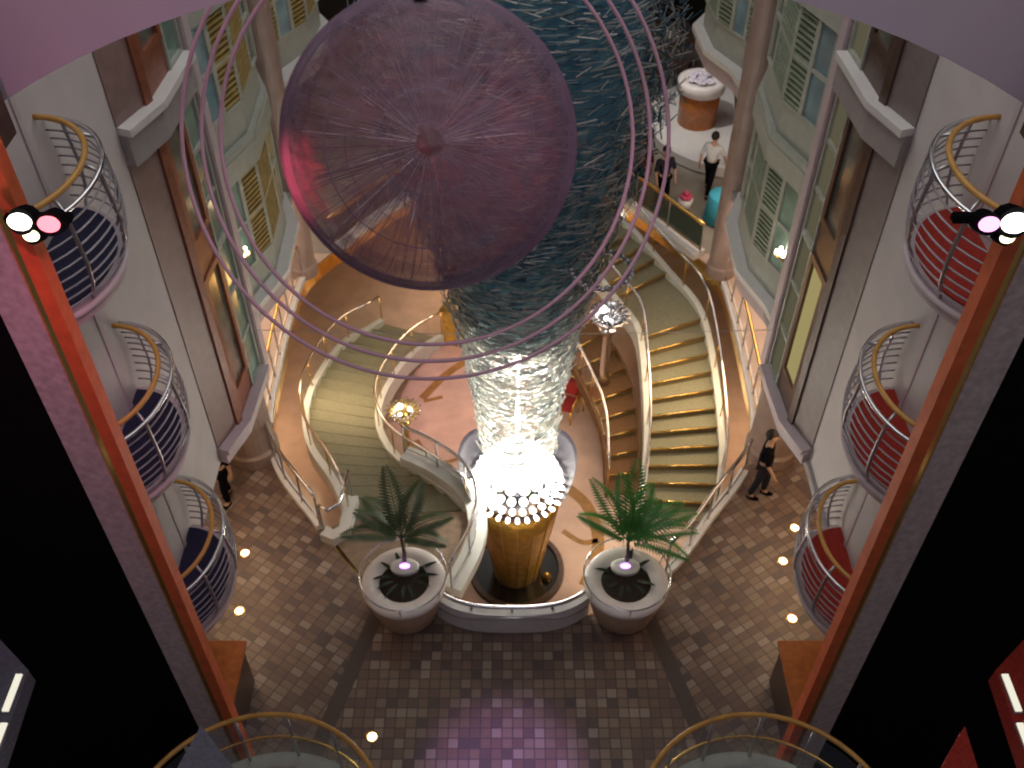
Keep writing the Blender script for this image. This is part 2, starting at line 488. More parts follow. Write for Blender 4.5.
rise = 2.9/17
zr = [-2.9+rise*(i+1) for i in range(12)]
zr = zr + [zr[-1]]*3 + [zr[-1]+rise*(i+1) for i in range(4)]
staircase('grand_staircase', 'olive carpeted staircase with gold lit step edges curving up the right side of the well',
          [(4.30, 13.1), (4.62, 14.2), (4.68, 15.2), (4.64, 16.5), (4.48, 17.7), (4.0, 18.9), (3.2, 19.9), (2.7, 20.45)],
          [(2.75, 13.3), (2.95, 14.3), (3.02, 15.2), (3.0, 16.4), (2.9, 17.2), (2.55, 18.0), (1.9, 18.8), (1.5, 19.2)], zr, 'tread', 'brass')
zl = [-rise*.85*(i+1) for i in range(19)]
staircase('grand_staircase', 'olive carpeted staircase with fine plain steps curving down the left side of the well',
          [(-2.98, 11.25), (-3.45, 12.3), (-4.15, 13.6), (-4.52, 15.1), (-4.50, 16.7), (-4.16, 18.4), (-3.4, 19.6)],
          [(-.85, 11.45), (-1.55, 12.3), (-2.5, 13.5), (-2.95, 15.1), (-2.75, 17.0), (-2.3, 18.3), (-1.8, 19.0)], zl, 'tread', 'tread')
zb = [-2.9+.17*(i+1) for i in range(9)]
staircase('inner_staircase', 'narrow brown carpeted stair with gold step edges inside the right staircase',
          [(2.80, 13.9), (2.88, 15.2), (2.84, 16.3), (2.50, 17.3), (1.90, 18.1)],
          [(2.10, 13.9), (2.08, 15.2), (1.80, 16.0), (1.45, 16.7), (.95, 17.3)], zb, 'treadbrown', 'brass', 'treadbrown', .03, False)
# curved white inner wall from the left planter to the head of the left stair
inner_curve = spline([(-1.02, 9.5, 0), (-.70, 10.3, 0), (-.62, 11.0, 0), (-.86, 11.65, 0), (-1.45, 12.2, 0), (-2.05, 12.55, 0)], 5)
balustrade('stair_railing', 'curved white railing sweeping from the left planter to the gold newel lamp', inner_curve, posts=6, kerb_h=.22, kerb_w=.34, kerb_m='stringer')

# ------------------------------------------------------------------ newel lamps
def newel(loc, label, gold):
    t = thing('newel_lamp', label, 'lamp', loc); t.scale = (.78,)*3 if gold else (1.1,)*3
    ob('post', lathe([(0, -1.6), (.16, -1.6), (.12, -1.4), (.10, -.3), (.18, -.1), (.22, 0), (0, 0)], 20), M['brass' if gold else 'chrome'], t, True)
    bm = lathe([(.05, 0), (.20, .05), (.34, .18), (.40, .30), (.37, .30), (.30, .18), (.05, .06)], 28)
    ob('bowl', bm, M['gold' if gold else 'chrome'], t, True)
    bm = bmesh.new()
    for k in range(18):
        a = 2*PI*k/18; d = Vector((math.cos(a), math.sin(a), 0))
        tube(bm, [d*.10+Vector((0, 0, .12)), d*.30+Vector((0, 0, .30)), d*.46+Vector((0, 0, .30))], .016, 5)
    ob('crystal_fan', bm, M['chrome'], t, True)
    for k in range(3 if gold else 2):
        a = 2.2+2.1*k
        ob('bulb', ball(bmesh.new(), (.16*math.cos(a), .16*math.sin(a), .30), .075 if k == 0 else .045, 12), M['bead'], t, True)
newel((-2.12, 13.35, .30), 'gold newel lamp with bright bulbs at the inner end of the left stair rail', True)
newel((2.12, 16.5, -.05), 'silver fan shaped newel lamp glittering at the landing of the right staircase', False)

# ------------------------------------------------------------------ walls
def side_wall(s, nm):
    x0 = 4.7*s+OX[s]
    struct(ob('wall_'+nm, boxed((min(x0, x0+.25*s), 6.1, 2.35), (max(x0, x0+.25*s), 10.55, 16.5)), M['wall']))
    # soffit behind the bays and shop level wall
    struct(ob('wall_'+nm+'_shop', boxed((min(5.85*s, 6.1*s), 6, 0), (max(5.85*s, 6.1*s), 21.9, 2.27)), M['warmwall']))
    struct(ob('ceiling_'+nm, boxed((min(4.72*s, 6.1*s), 6, 2.28), (max(4.72*s, 6.1*s), 18.6, 2.42)), M['fascia']))
    struct(ob('wall_'+nm+'_back', boxed((min(5.5*s, 5.7*s), 10.5, 2.42), (max(5.5*s, 5.7*s), 22.1, 16.5)), M['panel_grey']))
    struct(ob('wall_'+nm+'_far', boxed((min(7.2*s, 7.4*s), 22, 0), (max(7.2*s, 7.4*s), 31, 16.5)), M['redwood']))
    struct(ob('wall_'+nm+'_lower', boxed((min(6.3*s, 6.5*s), 6, -2.9), (max(6.3*s, 6.5*s), 30, -.3)), M['warmwall']))
for s, nm in SIDES: side_wall(s, nm)
struct(ob('wall_far', boxed((-7.5, 31, 0), (7.5, 31.3, 16.5)), M['darkfar']))
struct(ob('wall_far_lower', boxed((-7.5, 23.2, -2.9), (7.5, 23.5, -.3)), M['warmwall']))

DECKS = [2.55, 5.5, 8.3, 11.1, 13.9]
WN = [0]
def facet_box(bm, a, b, z0, z1, u0, u1, d0, d1, s):
    """box on the wall segment a->b (plan), from fraction u0 to u1, standing proud from d0 to d1 towards the atrium"""
    a = Vector((*a, 0)); b = Vector((*b, 0)); t = (b-a); n = Vector((-t.y, t.x, 0)).normalized()
    if n.x*s > 0: n = -n
    P = [a+t*u0+n*d0, a+t*u1+n*d0, a+t*u1+n*d1, a+t*u0+n*d1]
    lo = [bm.verts.new(p+Vector((0, 0, z0))) for p in P]; hi = [bm.verts.new(p+Vector((0, 0, z1))) for p in P]
    bm.faces.new(lo[::-1]); bm.faces.new(hi)
    for k in range(4): bm.faces.new((lo[k], lo[(k+1) % 4], hi[(k+1) % 4], hi[k]))

def win(a, b, z0, z1, s, frame_m, pane_m, bars=0, louver=None, w=.10):
    """one window: frame with optional bars, pane or louvred shutter"""
    WN[0] += 1; L = (Vector(b)-Vector(a)).length; u = w/L
    t = bpy.data.objects.new('window_%d' % WN[0], None); COL.objects.link(t); t['kind'] = 'structure'
    bm = bmesh.new()
    facet_box(bm, a, b, z0, z1, 0, u, -.05, .05, s); facet_box(bm, a, b, z0, z1, 1-u, 1, -.05, .05, s)
    facet_box(bm, a, b, z0, z0+w, u, 1-u, -.05, .05, s); facet_box(bm, a, b, z1-w, z1, u, 1-u, -.05, .05, s)
    for k in range(bars):
        zz = z0+(z1-z0)*(k+1)/(bars+1); facet_box(bm, a, b, zz-.03, zz+.03, u, 1-u, -.04, .04, s)
    ob('window_frame', bm, M[frame_m], t)
    bm = bmesh.new()
    if louver:
        n = max(8, int((z1-z0)/.10))
        for k in range(n):
            zz = z0+w+(z1-z0-2*w)*(k+.5)/n; facet_box(bm, a, b, zz-.022, zz+.022, u, 1-u, -.03, .045, s)
        facet_box(bm, a, b, z0+w, z1-w, u, 1-u, -.05, -.035, s)
        ob('shutter', bm, M[louver], t)
    else:
        facet_box(bm, a, b, z0+w, z1-w, u, 1-u, -.03, .0, s)
        ob('pane', bm, M[pane_m], t)

TN = [1]
def trim(bm, m):
    TN[0] += 1; return struct(ob('trim_%d' % TN[0], bm, M[m]))

def bay_first(s):
    A = [(4.7*s+OX[s], 10.5), (4.47*s+OX[s], 11.15), (4.40*s+OX[s], 12.45)]
    d = 1 if s < 0 else -1
    levels = [(2.55, 5.5), (5.5, 8.3), (8.3, 11.1), (11.1, 13.9), (13.9, 16.5)]
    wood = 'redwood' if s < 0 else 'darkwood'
    b1 = (A[1][0]*.42+A[2][0]*.58, A[1][1]*.42+A[2][1]*.58)
    for i, (z, top) in enumerate(levels):
        out = [Vector((p[0], p[1], z)) for p in A]
        has = i != 1; over = .42 if i != 0 else .0
        if has:   # the ledge: white top, grey fascia below it
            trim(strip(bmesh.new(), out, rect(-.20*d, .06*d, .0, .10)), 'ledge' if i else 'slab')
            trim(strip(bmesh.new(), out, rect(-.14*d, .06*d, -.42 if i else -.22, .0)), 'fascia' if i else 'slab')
        zb = z+(.1 if has else 0)
        bm = bmesh.new(); facet_box(bm, A[0], A[1], zb, top-over, 0, 1, -.12, .02, s)
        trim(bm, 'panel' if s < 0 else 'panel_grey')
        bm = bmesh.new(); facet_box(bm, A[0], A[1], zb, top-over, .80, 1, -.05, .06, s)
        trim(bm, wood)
        # sill panel below the framed window, then the window
        bm = bmesh.new(); facet_box(bm, A[1], b1, zb, z+.55, 0, 1, -.10, .02, s); trim(bm, wood)
        win(A[1], b1, z+.55, top-over, s, wood, ('pane_d' if s < 0 else ('litpane' if i == 0 else 'pane_d')), 0, None, .11)
        win(b1, A[2], zb, top-over, s, 'pale', ('litpane_dim' if s > 0 else 'pane_g'), 2, None, .05)
for s, nm in SIDES: bay_first(s)

def bay(s, y0, idx):
    A = [(5.0*s, y0), (4.88*s, y0+.9), (4.52*s, y0+1.9), (4.56*s, y0+3.4), (4.98*s, y0+4.4)] if idx == 0 else [(5.0*s, y0), (4.85*s, y0+.9), (4.40*s, y0+1.8), (4.32*s, y0+2.9), (4.7*s, y0+3.5)]
    d = 1 if s < 0 else -1
    LV = DECKS if idx == 0 else [4.3, 7.1, 9.9]
    for i, z in enumerate(LV):
        top = LV[i+1] if i+1 < len(LV) else (16.5 if idx == 0 else 12.6)
        out = [Vector((p[0], p[1], z)) for p in A]
        trim(strip(bmesh.new(), out, rect((-.10 if i else -.24)*d, .08*d, .0, .12)), 'pale' if i else 'ledge')
        trim(strip(bmesh.new(), out, rect(-.12*d, .06*d, -.40, .0)), 'pale' if i else 'slab')
        for k in range(4):
            a, b = A[k], A[k+1]
            bm = bmesh.new(); facet_box(bm, a, b, z+.12, z+.72, 0, 1, -.08, .0, s); trim(bm, 'pale' if k in (1, 2) else 'fascia')
            pm = ['pane_g', 'pane_b' if (i+idx) % 2 else 'pane_g', 'pane_o' if (i == 0 and s < 0) else 'pane_d', 'pane_o' if s < 0 else 'pane_g'][k]
            lm = 'slat_y' if (s < 0 or i == 3) else 'slat_g'
            if k == 1 and s > 0 and i == 3 and idx == 0: pm = 'screen'
            cut = (.55, .48, .66, .40)[k]; m_ = (a[0]+(b[0]-a[0])*cut, a[1]+(b[1]-a[1])*cut)
            win(a, m_, z+.72, top-.40, s, 'pale', pm, 1, lm if k in (0, 2) else None, .05)
            win(m_, b, z+.72, top-.40, s, 'pale', pm, 1, lm if k in (0, 1, 3) else None, .05)
for s, nm in SIDES:
    for j, y0 in enumerate((13.15, 18.75)): bay(s, y0, j)
    # slim pilaster between first and second bay, and thick columns further on
    x = 4.42*s+OX[s]
    trim(boxed((x-.10, 12.56, 2.4), (x+.10, 12.84, 16.5), .02), 'slab')
    trim(boxed((x+.02*s-.06, 12.46, 2.4), (x+.02*s+.06, 12.55, 16.5)), 'darkwood')
    for cy, r, zt in ((12.75, .44, 2.5), (18.3, .30, 16.5)):
        prof = [(0, 0), (r*1.12, 0), (r*1.12, .25), (r, .3), (r, zt), (0, zt)]
        TN[0] += 1
        cx = (5.0 if cy < 13 else 4.86 if cy < 20 else 5.2)*s
        struct(ob('column', lathe(prof, 28, at=(cx, cy, 0)), M['column'], smooth=False))

# arched header near the viewer
R = 7.37; zc = 14.6-10.05; th = [i/36 for i in range(37)]
arc = [(R*math.sin(a), zc+R*math.cos(a)) for a in [(-.86+1.72*q) for q in th]]
poly = arc+[(arc[-1][0], 17), (arc[0][0], 17)]
bm = bmesh.new()
for (x0, z0), (x1, z1) in zip(arc, arc[1:]):
    V = [bm.verts.new(c) for c in ((x0, 6.6, z0), (x1, 6.6, z1), (x1, 6.6, 17), (x0, 6.6, 17), (x0, 6.85, z0), (x1, 6.85, z1), (x1, 6.85, 17), (x0, 6.85, 17))]
    for f in ((0, 1, 2, 3), (7, 6, 5, 4), (0, 4, 5, 1), (3, 2, 6, 7)): bm.faces.new([V[k] for k in f])
bmesh.ops.remove_doubles(bm, verts=bm.verts, dist=1e-4)
struct(ob('wall_arched_header', bm, M['header']))
# near corner: varnished trim, marble band, black glass lift shaft
for s, nm in SIDES:
    def bx(a, b, y0, y1, z0=0., z1=16.): return boxed((min(a*s, b*s)+OX[s], y0, z0), (max(a*s, b*s)+OX[s], y1, z1))
    trim(bx(3.56, 3.68, 5.96, 6.12), 'poletrim')
    trim(bx(3.68, 3.76, 6.0, 6.12), 'brass')
    trim(bx(3.62, 3.70, 6.12, 6.45, 10.75), 'darkwood')
    trim(bx(3.76, 4.06, 5.98, 6.12), 'band')
    struct(ob('wall_near_'+nm, bx(4.06, 9.0, 5.98, 6.12, -1), M['black']))
    trim(bx(4.45, 4.70, 6.12, 7.0, 2.4), 'redwood')

# ------------------------------------------------------------------ balconies
NX, NY, CY = .78, .98, 7.85
def half_ring(s, k, z, n=22, a0=-1.35, a1=1.57):
    return [(-s*0+ -s*(-1)*0 + 0 + (-s)*NX*k*math.cos(a0+(a1-a0)*i/n), NY*k*math.sin(a0+(a1-a0)*i/n), z) for i in range(n+1)]
def balcony(s, zf, label, carpet):
    t = thing('balcony', label, 'balcony', (4.7*s+OX[s], CY, zf), 0, 'rounded balconies on the side walls')
    pl = [(p[0], p[1]) for p in half_ring(s, 1.0, 0)]
    pl = [(0, pl[0][1])]+pl+[(0, pl[-1][1])] if True else pl
    ob('slab', prism(pl, 'z', -.22, -.01), M['slab'], t)
    pl2 = [(p[0]*.95, p[1]*.95) for p in pl]
    ob('carpet', prism(pl2, 'z', -.01, .012), M[carpet], t)
    ob('handrail', tube(bmesh.new(), half_ring(s, .94, 1.08), .030), M['goldrail'], t, True)
    ob('outer_rail', tube(bmesh.new(), half_ring(s, 1.10, .98), .026), M['chrome'], t, True)
    for i in range(8):
        q = i/7; k = 1.03+.12*math.sin(PI*(.15+.7*q))
        ob('rail_bar', tube(bmesh.new(), half_ring(s, k, .07+.78*q), .0105, 6), M['rail'], t, True)
    for i in range(5):
        a = -1.15+2.5*i/4
        pts = [(-s*NX*k*math.cos(a), NY*k*math.sin(a), z) for k, z in ((1.0, -.05), (1.13, .2), (1.16, .45), (1.12, .8), (1.10, .98), (.94, 1.08))]
        ob('post', tube(bmesh.new(), pts, .020, 6), M['steel'], t, True)
    ob('base_rim', tube(bmesh.new(), half_ring(s, 1.03, -.08), .035), M['slab'], t, True)
    return t
for s, nm, car, cn in ((-1, 'left', 'bluecarpet', 'navy blue'), (1, 'right', 'redcarpet', 'red')):
    for z, w in ((8.46, 'topmost'), (5.72, 'middle'), (2.86, 'lowest')):
        balcony(s, z, '%s rounded balcony with %s carpet and chrome bars on the %s wall' % (w, cn, nm), car)
DN = 0
for s, nm in SIDES:
    for z in (8.46, 5.72, 2.86):
        DN += 1
        d = bpy.data.objects.new('door_%d' % DN, None); COL.objects.link(d); d['kind'] = 'structure'; d.location = (4.7*s+OX[s], 7.95, z)
        xi = -.03*s
        bm = bmesh.new()
        for y0, y1, z0, z1 in ((-.55, -.47, 0, 2.1), (.47, .55, 0, 2.1), (-.55, .55, 2.1, 2.18)):
            box(bm, (min(0, xi), y0, z0), (max(0, xi), y1, z1))
        ob('door_frame', bm, M['slab'], d)
        bm = boxed((min(0, xi*.4), -.47, .01), (max(0, xi*.4), .47, 2.1)); ob('door_leaf', bm, M['wall'], d)

# ------------------------------------------------------------------ wooden counters, curved lobby railings, near lobby floors
for s, nm in SIDES:
    t = thing('wooden_counter', 'glossy orange wood counter standing below the %s balconies' % nm, 'counter', (4.5*s, 7.2, 0))
    a, b = sorted((-.40*s, .42*s))
    ob('body', boxed((a, -.85, 0), (b, .70, 1.06), .015), M['darkwood'], t)
    a, b = sorted((-.46*s, .46*s))
    ob('counter_top', boxed((a, -.90, 1.06), (b, .76, 1.13), .015), M['orangewood'], t)

    t = thing('lobby_balcony', 'curved lobby balcony with gold rails at the bottom %s of the view' % nm, 'balcony', (2.72*s, 3.95, 2.86))
    def ring(k, z, n=30, a0=.02, a1=PI-.02): return [(1.42*k*math.cos(a0+(a1-a0)*i/n), 1.42*k*math.sin(a0+(a1-a0)*i/n), z) for i in range(n+1)]
    ob('slab', prism([(p[0], p[1]) for p in ring(1, 0)], 'z', -.25, 0), M['greycarpet'], t)
    ob('edge_band', strip(bmesh.new(), ring(.93, 0), rect(-.11, .11, 0, .06)), M['pale'], t)
    ob('handrail', tube(bmesh.new(), ring(1.0, 1.04), .03), M['goldrail'], t, True)
    ob('middle_rail', tube(bmesh.new(), ring(.98, .55), .02), M['brass'], t, True)
    ob('foot_rail', tube(bmesh.new(), ring(.84, .16), .02), M['steel'], t, True)
    for i in range(7):
        p = ring(.985, 0)[2+i*4]; ob('post', tube(bmesh.new(), [p, (p[0], p[1], 1.04)], .02, 6), M['steel'], t, True)
    ob('glass_panel', strip(bmesh.new(), ring(.97, 0), rect(-.006, .006, .1, .98)), M['glass'], t)

    # slices of the lift lobby seen beside the shaft
    cm = 'greycarpet' if s < 0 else 'redcarpet'
    tri = [(-2.92, 4.35), (-2.50, 3.9), (-2.2, 3.0), (-3.3, 3.0), (-3.06, 3.9)] if s < 0 else [(4.25, 4.34), (3.88, 3.9), (3.5, 3.2), (4.1, 3.2), (4.24, 3.9)]
    struct(ob('floor_lobby_'+nm, prism(tri, 'z', 5.5, 5.72), M[cm]))
    tri = [(5.25*s, 5.35), (4.74*s, 4.92), (4.70*s, 3.9), (5.7*s, 3.9)]
    struct(ob('floor_lobby_side_'+nm, prism(tri, 'z', 5.5, 5.72), M[cm]))
    for k in range(2):
        o = Vector(((4.79-.035*k)*s, 4.66-.50*k, 5.75))
        lab = '%s glowing strip light on the dark lobby floor edge at bottom %s' % ('longer' if k == 0 else 'partly hidden', nm)
        tt = thing('strip_light', lab, 'light', o)
        L = .20
        bm = bmesh.new(); box(bm, (-.036, -L, -.03), (.036, L, .0)); ob('housing', bm, M['fascia'], tt)
        bm = bmesh.new(); box(bm, (-.030, -L+.01, .0), (.030, L-.01, .02)); ob('lens', bm, M['strip'], tt)

# ------------------------------------------------------------------ spotlight clusters on the trims
def spots(s, label, lens):
    t = thing('spotlight_cluster', label, 'spotlight', (3.42*s, 5.92, 10.36))
    ob('bracket', boxed((-.24, -.02, -.03), (.24, .06, .03), .008), M['black'], t)
    for (dx, dz, m, r) in lens:
        bm = bmesh.new(); tube(bm, [(dx, -.02, dz), (dx, -.14, dz+.05)], r*1.15, 12); h = ob('lamp_head', bm, M['black'], t)
        ob('lens', ball(bmesh.new(), (dx, -.15, dz+.055), r, 14, 1, .6, .8), M[m], h, True)
spots(-1, 'cluster of white, yellow and red spotlights on the left orange trim', [(-.05, .03, 'lens_w', .085), (-.01, -.09, 'lens_y', .06), (.15, .01, 'lens_r', .08)])
spots(1, 'cluster of white, yellow and magenta spotlights on the right orange trim', [(.13, .02, 'lens_w', .10), (.12, -.11, 'lens_y', .055), (-.05, .01, 'lens_m', .075)])

# ------------------------------------------------------------------ hanging sphere and hoops
SD = 9.0
dirv = Vector((-.0823*SD, .7071*1.242*SD, 14.6-.7071*.758*SD))
SR = 1.335
t = thing('hanging_sphere', 'large translucent purple wire sphere hanging in the atrium', 'sculpture', dirv)
bm = bmesh.new(); bmesh.ops.create_icosphere(bm, subdivisions=5, radius=SR); ob('veil', bm, M['shell_out'], t, True)
bm = bmesh.new(); bmesh.ops.create_icosphere(bm, subdivisions=5, radius=SR*.9); ob('inner_veil', bm, M['shell_in'], t, True)
AX = Vector((-.0823, .7071*1.242, -.7071*.758)).normalized(); AU = AX.orthogonal().normalized(); AV = AX.cross(AU)
bm = bmesh.new()
for k in range(130):
    a = 2*PI*k/130+random.uniform(-.012, .012); e = AU*math.cos(a)+AV*math.sin(a); sw = random.uniform(-.25, .25)
    f = AX.cross(e); rr = SR*random.uniform(.94, .995); t0 = random.uniform(.10, .3); t1 = PI-random.uniform(.10, .3)
    P = []
    for i in range(25):
        q = t0+(t1-t0)*i/24; w_ = sw*math.sin(2*q)
        P.append(rr*(AX*math.cos(q)+math.sin(q)*(e*math.cos(w_)+f*math.sin(w_))))
    tube(bm, P, .0022, 3)
for q in (.12, .32, .7, 1.15, PI-.12, PI-.32, PI-.7, PI-1.15):
    tube(bm, [SR*.985*(AX*math.cos(q)+math.sin(q)*(AU*math.cos(2*PI*i/60)+AV*math.sin(2*PI*i/60))) for i in range(60)], .006, 4, True)
for k in range(34):
    q = PI/2-.46+.92*k/33
    tube(bm, [SR*.99*(AX*math.cos(q)+math.sin(q)*(AU*math.cos(2*PI*i/72)+AV*math.sin(2*PI*i/72))) for i in range(72)], .0045, 3, True)
ob('wire_weave', bm, M['wire'], t)['kind'] = 'stuff'
bm = bmesh.new()
for k in range(90):
    n = Vector((random.gauss(0, 1), random.gauss(0, 1), random.gauss(0, 1))).normalized()
    tube(bm, [n*.12, n*SR*random.uniform(.5, .9)], .003, 4)
ob('spoke', bm, M['steel'], t)['kind'] = 'stuff'
ob('hub', lathe([(0, -.12), (.10, -.08), (.14, 0), (.10, .08), (0, .12)], 20), M['darkwood'], t, True)
ob('hanger', tube(bmesh.new(), [(0, 0, SR-.02), (0, 0, SR+.10), (0, 0, 17-dirv.z)], .012, 6), M['steel'], t)
ob('top_cap', lathe([(0, SR-.02), (.06, SR-.02), (.05, SR+.08), (0, SR+.10)], 14), M['black'], t, True)
view = Vector((-.0823, .7071*1.242, -.7071*.758)).normalized()
rot = view.to_track_quat('Z', 'Y')
for rad, w in ((205, 'innermost'), (223, 'middle'), (242, 'outermost')):
    rr = SR*rad/148*1.003
    bm = tube(bmesh.new(), [(rr*math.cos(2*PI*i/120), rr*math.sin(2*PI*i/120), 0) for i in range(120)], .019, 8, True)
    o = ob('hanging_hoop', bm, M['pinkring'], None, True, dirv); o.rotation_mode = 'QUATERNION'; o.rotation_quaternion = rot
    tag(o, '%s of the three pink hoops circling the purple sphere' % w, 'hoop', 'pink hoops around the sphere')

# ------------------------------------------------------------------ chandelier: glass rods, lit beads, mauve bowl, gold cone
CX, CYY = .10, 12.0
t = thing('chandelier', 'tall hanging chandelier of blue and silver glass rods tapering to a bright bottom', 'chandelier', (CX, CYY, 0))
def rod_r(z):
    P = [(-.2, .72), (1.2, .70), (2.4, .76), (4.5, 1.08), (6.5, 1.55), (8.2, 2.0), (11.5, 2.1)]
    for (a, ra), (b, rb) in zip(P, P[1:]):
        if z <= b: return ra+(rb-ra)*(z-a)/(b-a)
    return P[-1][1]
bm = bmesh.new(); tint = []
NR = 14000
for k in range(NR):
    q = k/NR; z = .95+10.0*q**.85
    a = k*2.39996+random.uniform(-.2, .2); r = rod_r(z)*random.uniform(.80, 1.03)
    sw = random.uniform(.12, .34)*random.choice((-1, 1))/max(.5, r); ro = r*random.uniform(.94, 1.08)
    p = Vector((r*math.cos(a), r*math.sin(a), z)); e = Vector((ro*math.cos(a+sw), ro*math.sin(a+sw), z+random.uniform(-.03, .05)))
    n0 = len(bm.verts); tube(bm, [p, e], random.uniform(.005, .012), 4)
    tn = min(1, max(0, random.gauss(1.05 if z < 3.8 else max(.50, 1.0-.25*(z-3.8)), .38))); tint += [tn]*(len(bm.verts)-n0)  # random glass colour, whitened low down to paint in the bottom lamp's light
me = bpy.data.meshes.new('glass_rods'); bm.to_mesh(me); bm.free()
at = me.attributes.new('tint', 'FLOAT', 'POINT'); at.data.foreach_set('value', tint)
link('glass_rods', me, M['rods'], t)['kind'] = 'stuff'
zz = [4.0+6.8*i/110 for i in range(111)]
bm = lathe([(rod_r(z)*.78, z) for z in zz], 90); tint = [min(1, max(.05, random.gauss(max(.16, .62-.2*(v.co.z-4.0)), .14))) for v in bm.verts]  # blue glass, paler towards the bottom as painted lamplight
me = bpy.data.meshes.new('inner_curtain'); bm.to_mesh(me); bm.free()
at = me.attributes.new('tint', 'FLOAT', 'POINT'); at.data.foreach_set('value', tint)
link('inner_curtain', me, M['rods'], t)
ob('stem', tube(bmesh.new(), [(0, 0, .2), (0, 0, 16.5)], .05, 10), M['steel'], t, True)
bm = bmesh.new()
tube(bm, [(.42*math.cos(2*PI*i/40), .42*math.sin(2*PI*i/40), 0) for i in range(40)], .03, 6, True)
for i in range(26): ball(bm, (.42*math.cos(2*PI*i/26), .42*math.sin(2*PI*i/26), .02), .045, 8)
ob('crystal_ring', bm, M['chrome'], t, True, (1.12, -1.25, 6.05))
# lit bottom
bm = lathe([(0, .34), (.26, .30), (.44, .18), (.54, .0), (.56, -.14), (.30, -.20), (0, -.20)], 32)
ob('glowing_core', bm, M['hot'], t, True, (0, 0, .58))
ob('basket', lathe([(.30, .44), (.56, .38), (.71, .20), (.82, .0), (.87, -.14), (.84, -.20), (.2, -.18)], 36), M['chrome'], t, True)
for row, (rr, zz, n, br) in enumerate(((.58, .42, 14, .095), (.71, .26, 20, .080), (.81, .08, 26, .058), (.88, -.10, 30, .042))):
    for i in range(n):
        a = 2*PI*(i+.5*(row % 2))/n
        ob('lit_bead', ball(bmesh.new(), (0, 0, 0), br, 10), M['bead'], t, True, (rr*math.cos(a), rr*math.sin(a), zz))
for sg in (-1, 1):   # mauve petals either side of the lit basket
    bm = bmesh.new(); G = []
    for i in range(13):
        a = (-.95+1.9*i/12); row = []
        for j in range(7):
            q = j/6; hgt = (.85*math.cos(a*1.25)**.7 if abs(a*1.25) < 1.57 else 0); r = .88+.22*q
            row.append(bm.verts.new((sg*r*math.cos(a+.28), r*math.sin(a+.28), -.10+hgt*q)))
        G.append(row)
    for i in range(12):
        for j in range(6): bm.faces.new((G[i][j], G[i+1][j], G[i+1][j+1], G[i][j+1]))
    bmesh.ops.solidify(bm, geom=bm.faces[:], thickness=.02)
    ob('petal', bm, M['bowl'], t, True)
t = thing('cone_pedestal', 'tall golden cone pedestal widening upward beneath the glowing chandelier', 'pedestal', (CX, CYY, -2.9))
ob('cone', lathe([(0, 0), (.46, 0), (.47, .08), (.50, .3), (.62, 1.1), (.76, 2.0), (.86, 2.74), (.0, 2.74)], 40), M['amber'], t, True)
bm = bmesh.new()
for k in range(16):
    a = 2*PI*k/16; tube(bm, [(r*math.cos(a), r*math.sin(a), z) for r, z in ((.475, .05), (.505, .3), (.625, 1.1), (.765, 2.0), (.865, 2.72))], .012, 5)
ob('gilt_rib', bm, M['gold'], t, True)
t = thing('basin', 'round black basin around the foot of the golden cone', 'basin', (CX, CYY, -2.9))
ob('pool', lathe([(.48, .0), (.48, .03), (.88, .03), (.88, 0)], 40), M['basin'], t)
ob('rim', lathe([(.88, 0), (.88, .10), (.98, .10), (1.0, 0)], 40), M['darkwood'], t)
o = ob('gold_nugget', lathe([(0, 0), (.08, 0), (.11, .05), (.07, .14), (.04, .2), (0, .22)], 10), M['gold'], None, True, (.72, 11.75, -2.868))
tag(o, 'small gold ornament lying at the right side of the black basin', 'ornament')

# ------------------------------------------------------------------ planters
def planter(loc, label):
    t = thing('planter', label, 'planter', loc)
    ob('body', lathe([(0, 0), (.46, 0), (.50, .05), (.60, .45), (.655, .74), (.66, .80), (0, .80)], 44), M['planter'], t, True)
    ob('rim', lathe([(.41, .76), (.41, .86), (.655, .88), (.69, .84), (.68, .78), (.63, .74)], 44), M['rimwhite'], t, True)
    ob('soil', lathe([(0, .82), (.25, .83), (.415, .80)], 36), M['soil'], t, True)
    ob('chrome_hoop', tube(bmesh.new(), [(.70*math.cos(2*PI*i/48), .70*math.sin(2*PI*i/48), 1.08) for i in range(48)], .014, 6, True), M['chrome'], t, True)
    for i in range(6):
        a = 2*PI*(i+.5)/6; ob('hoop_bracket', tube(bmesh.new(), [(.66*math.cos(a), .66*math.sin(a), .84), (.70*math.cos(a), .70*math.sin(a), 1.08)], .012, 6), M['chrome'], t, True)
def leafblade(bm, base, az, L, w, up, droop, n=7):
    d = Vector((math.cos(az), math.sin(az), 0)); s = Vector((-d.y, d.x, 0)); prev = None
    for i in range(n+1):
        q = i/n; c = Vector(base)+d*L*q*math.cos(up)+Vector((0, 0, L*(q*math.sin(up)-droop*q*q)))
        ww = w*math.sin(PI*min(1, .12+.88*q))**.8 if q < 1 else .002
        a, m_, b = bm.verts.new(c-s*ww), bm.verts.new(c+Vector((0, 0, -.25*ww))), bm.verts.new(c+s*ww)
        if prev: bm.faces.new((prev[0], prev[1], m_, a)); bm.faces.new((prev[1], prev[2], b, m_))
        prev = (a, m_, b)
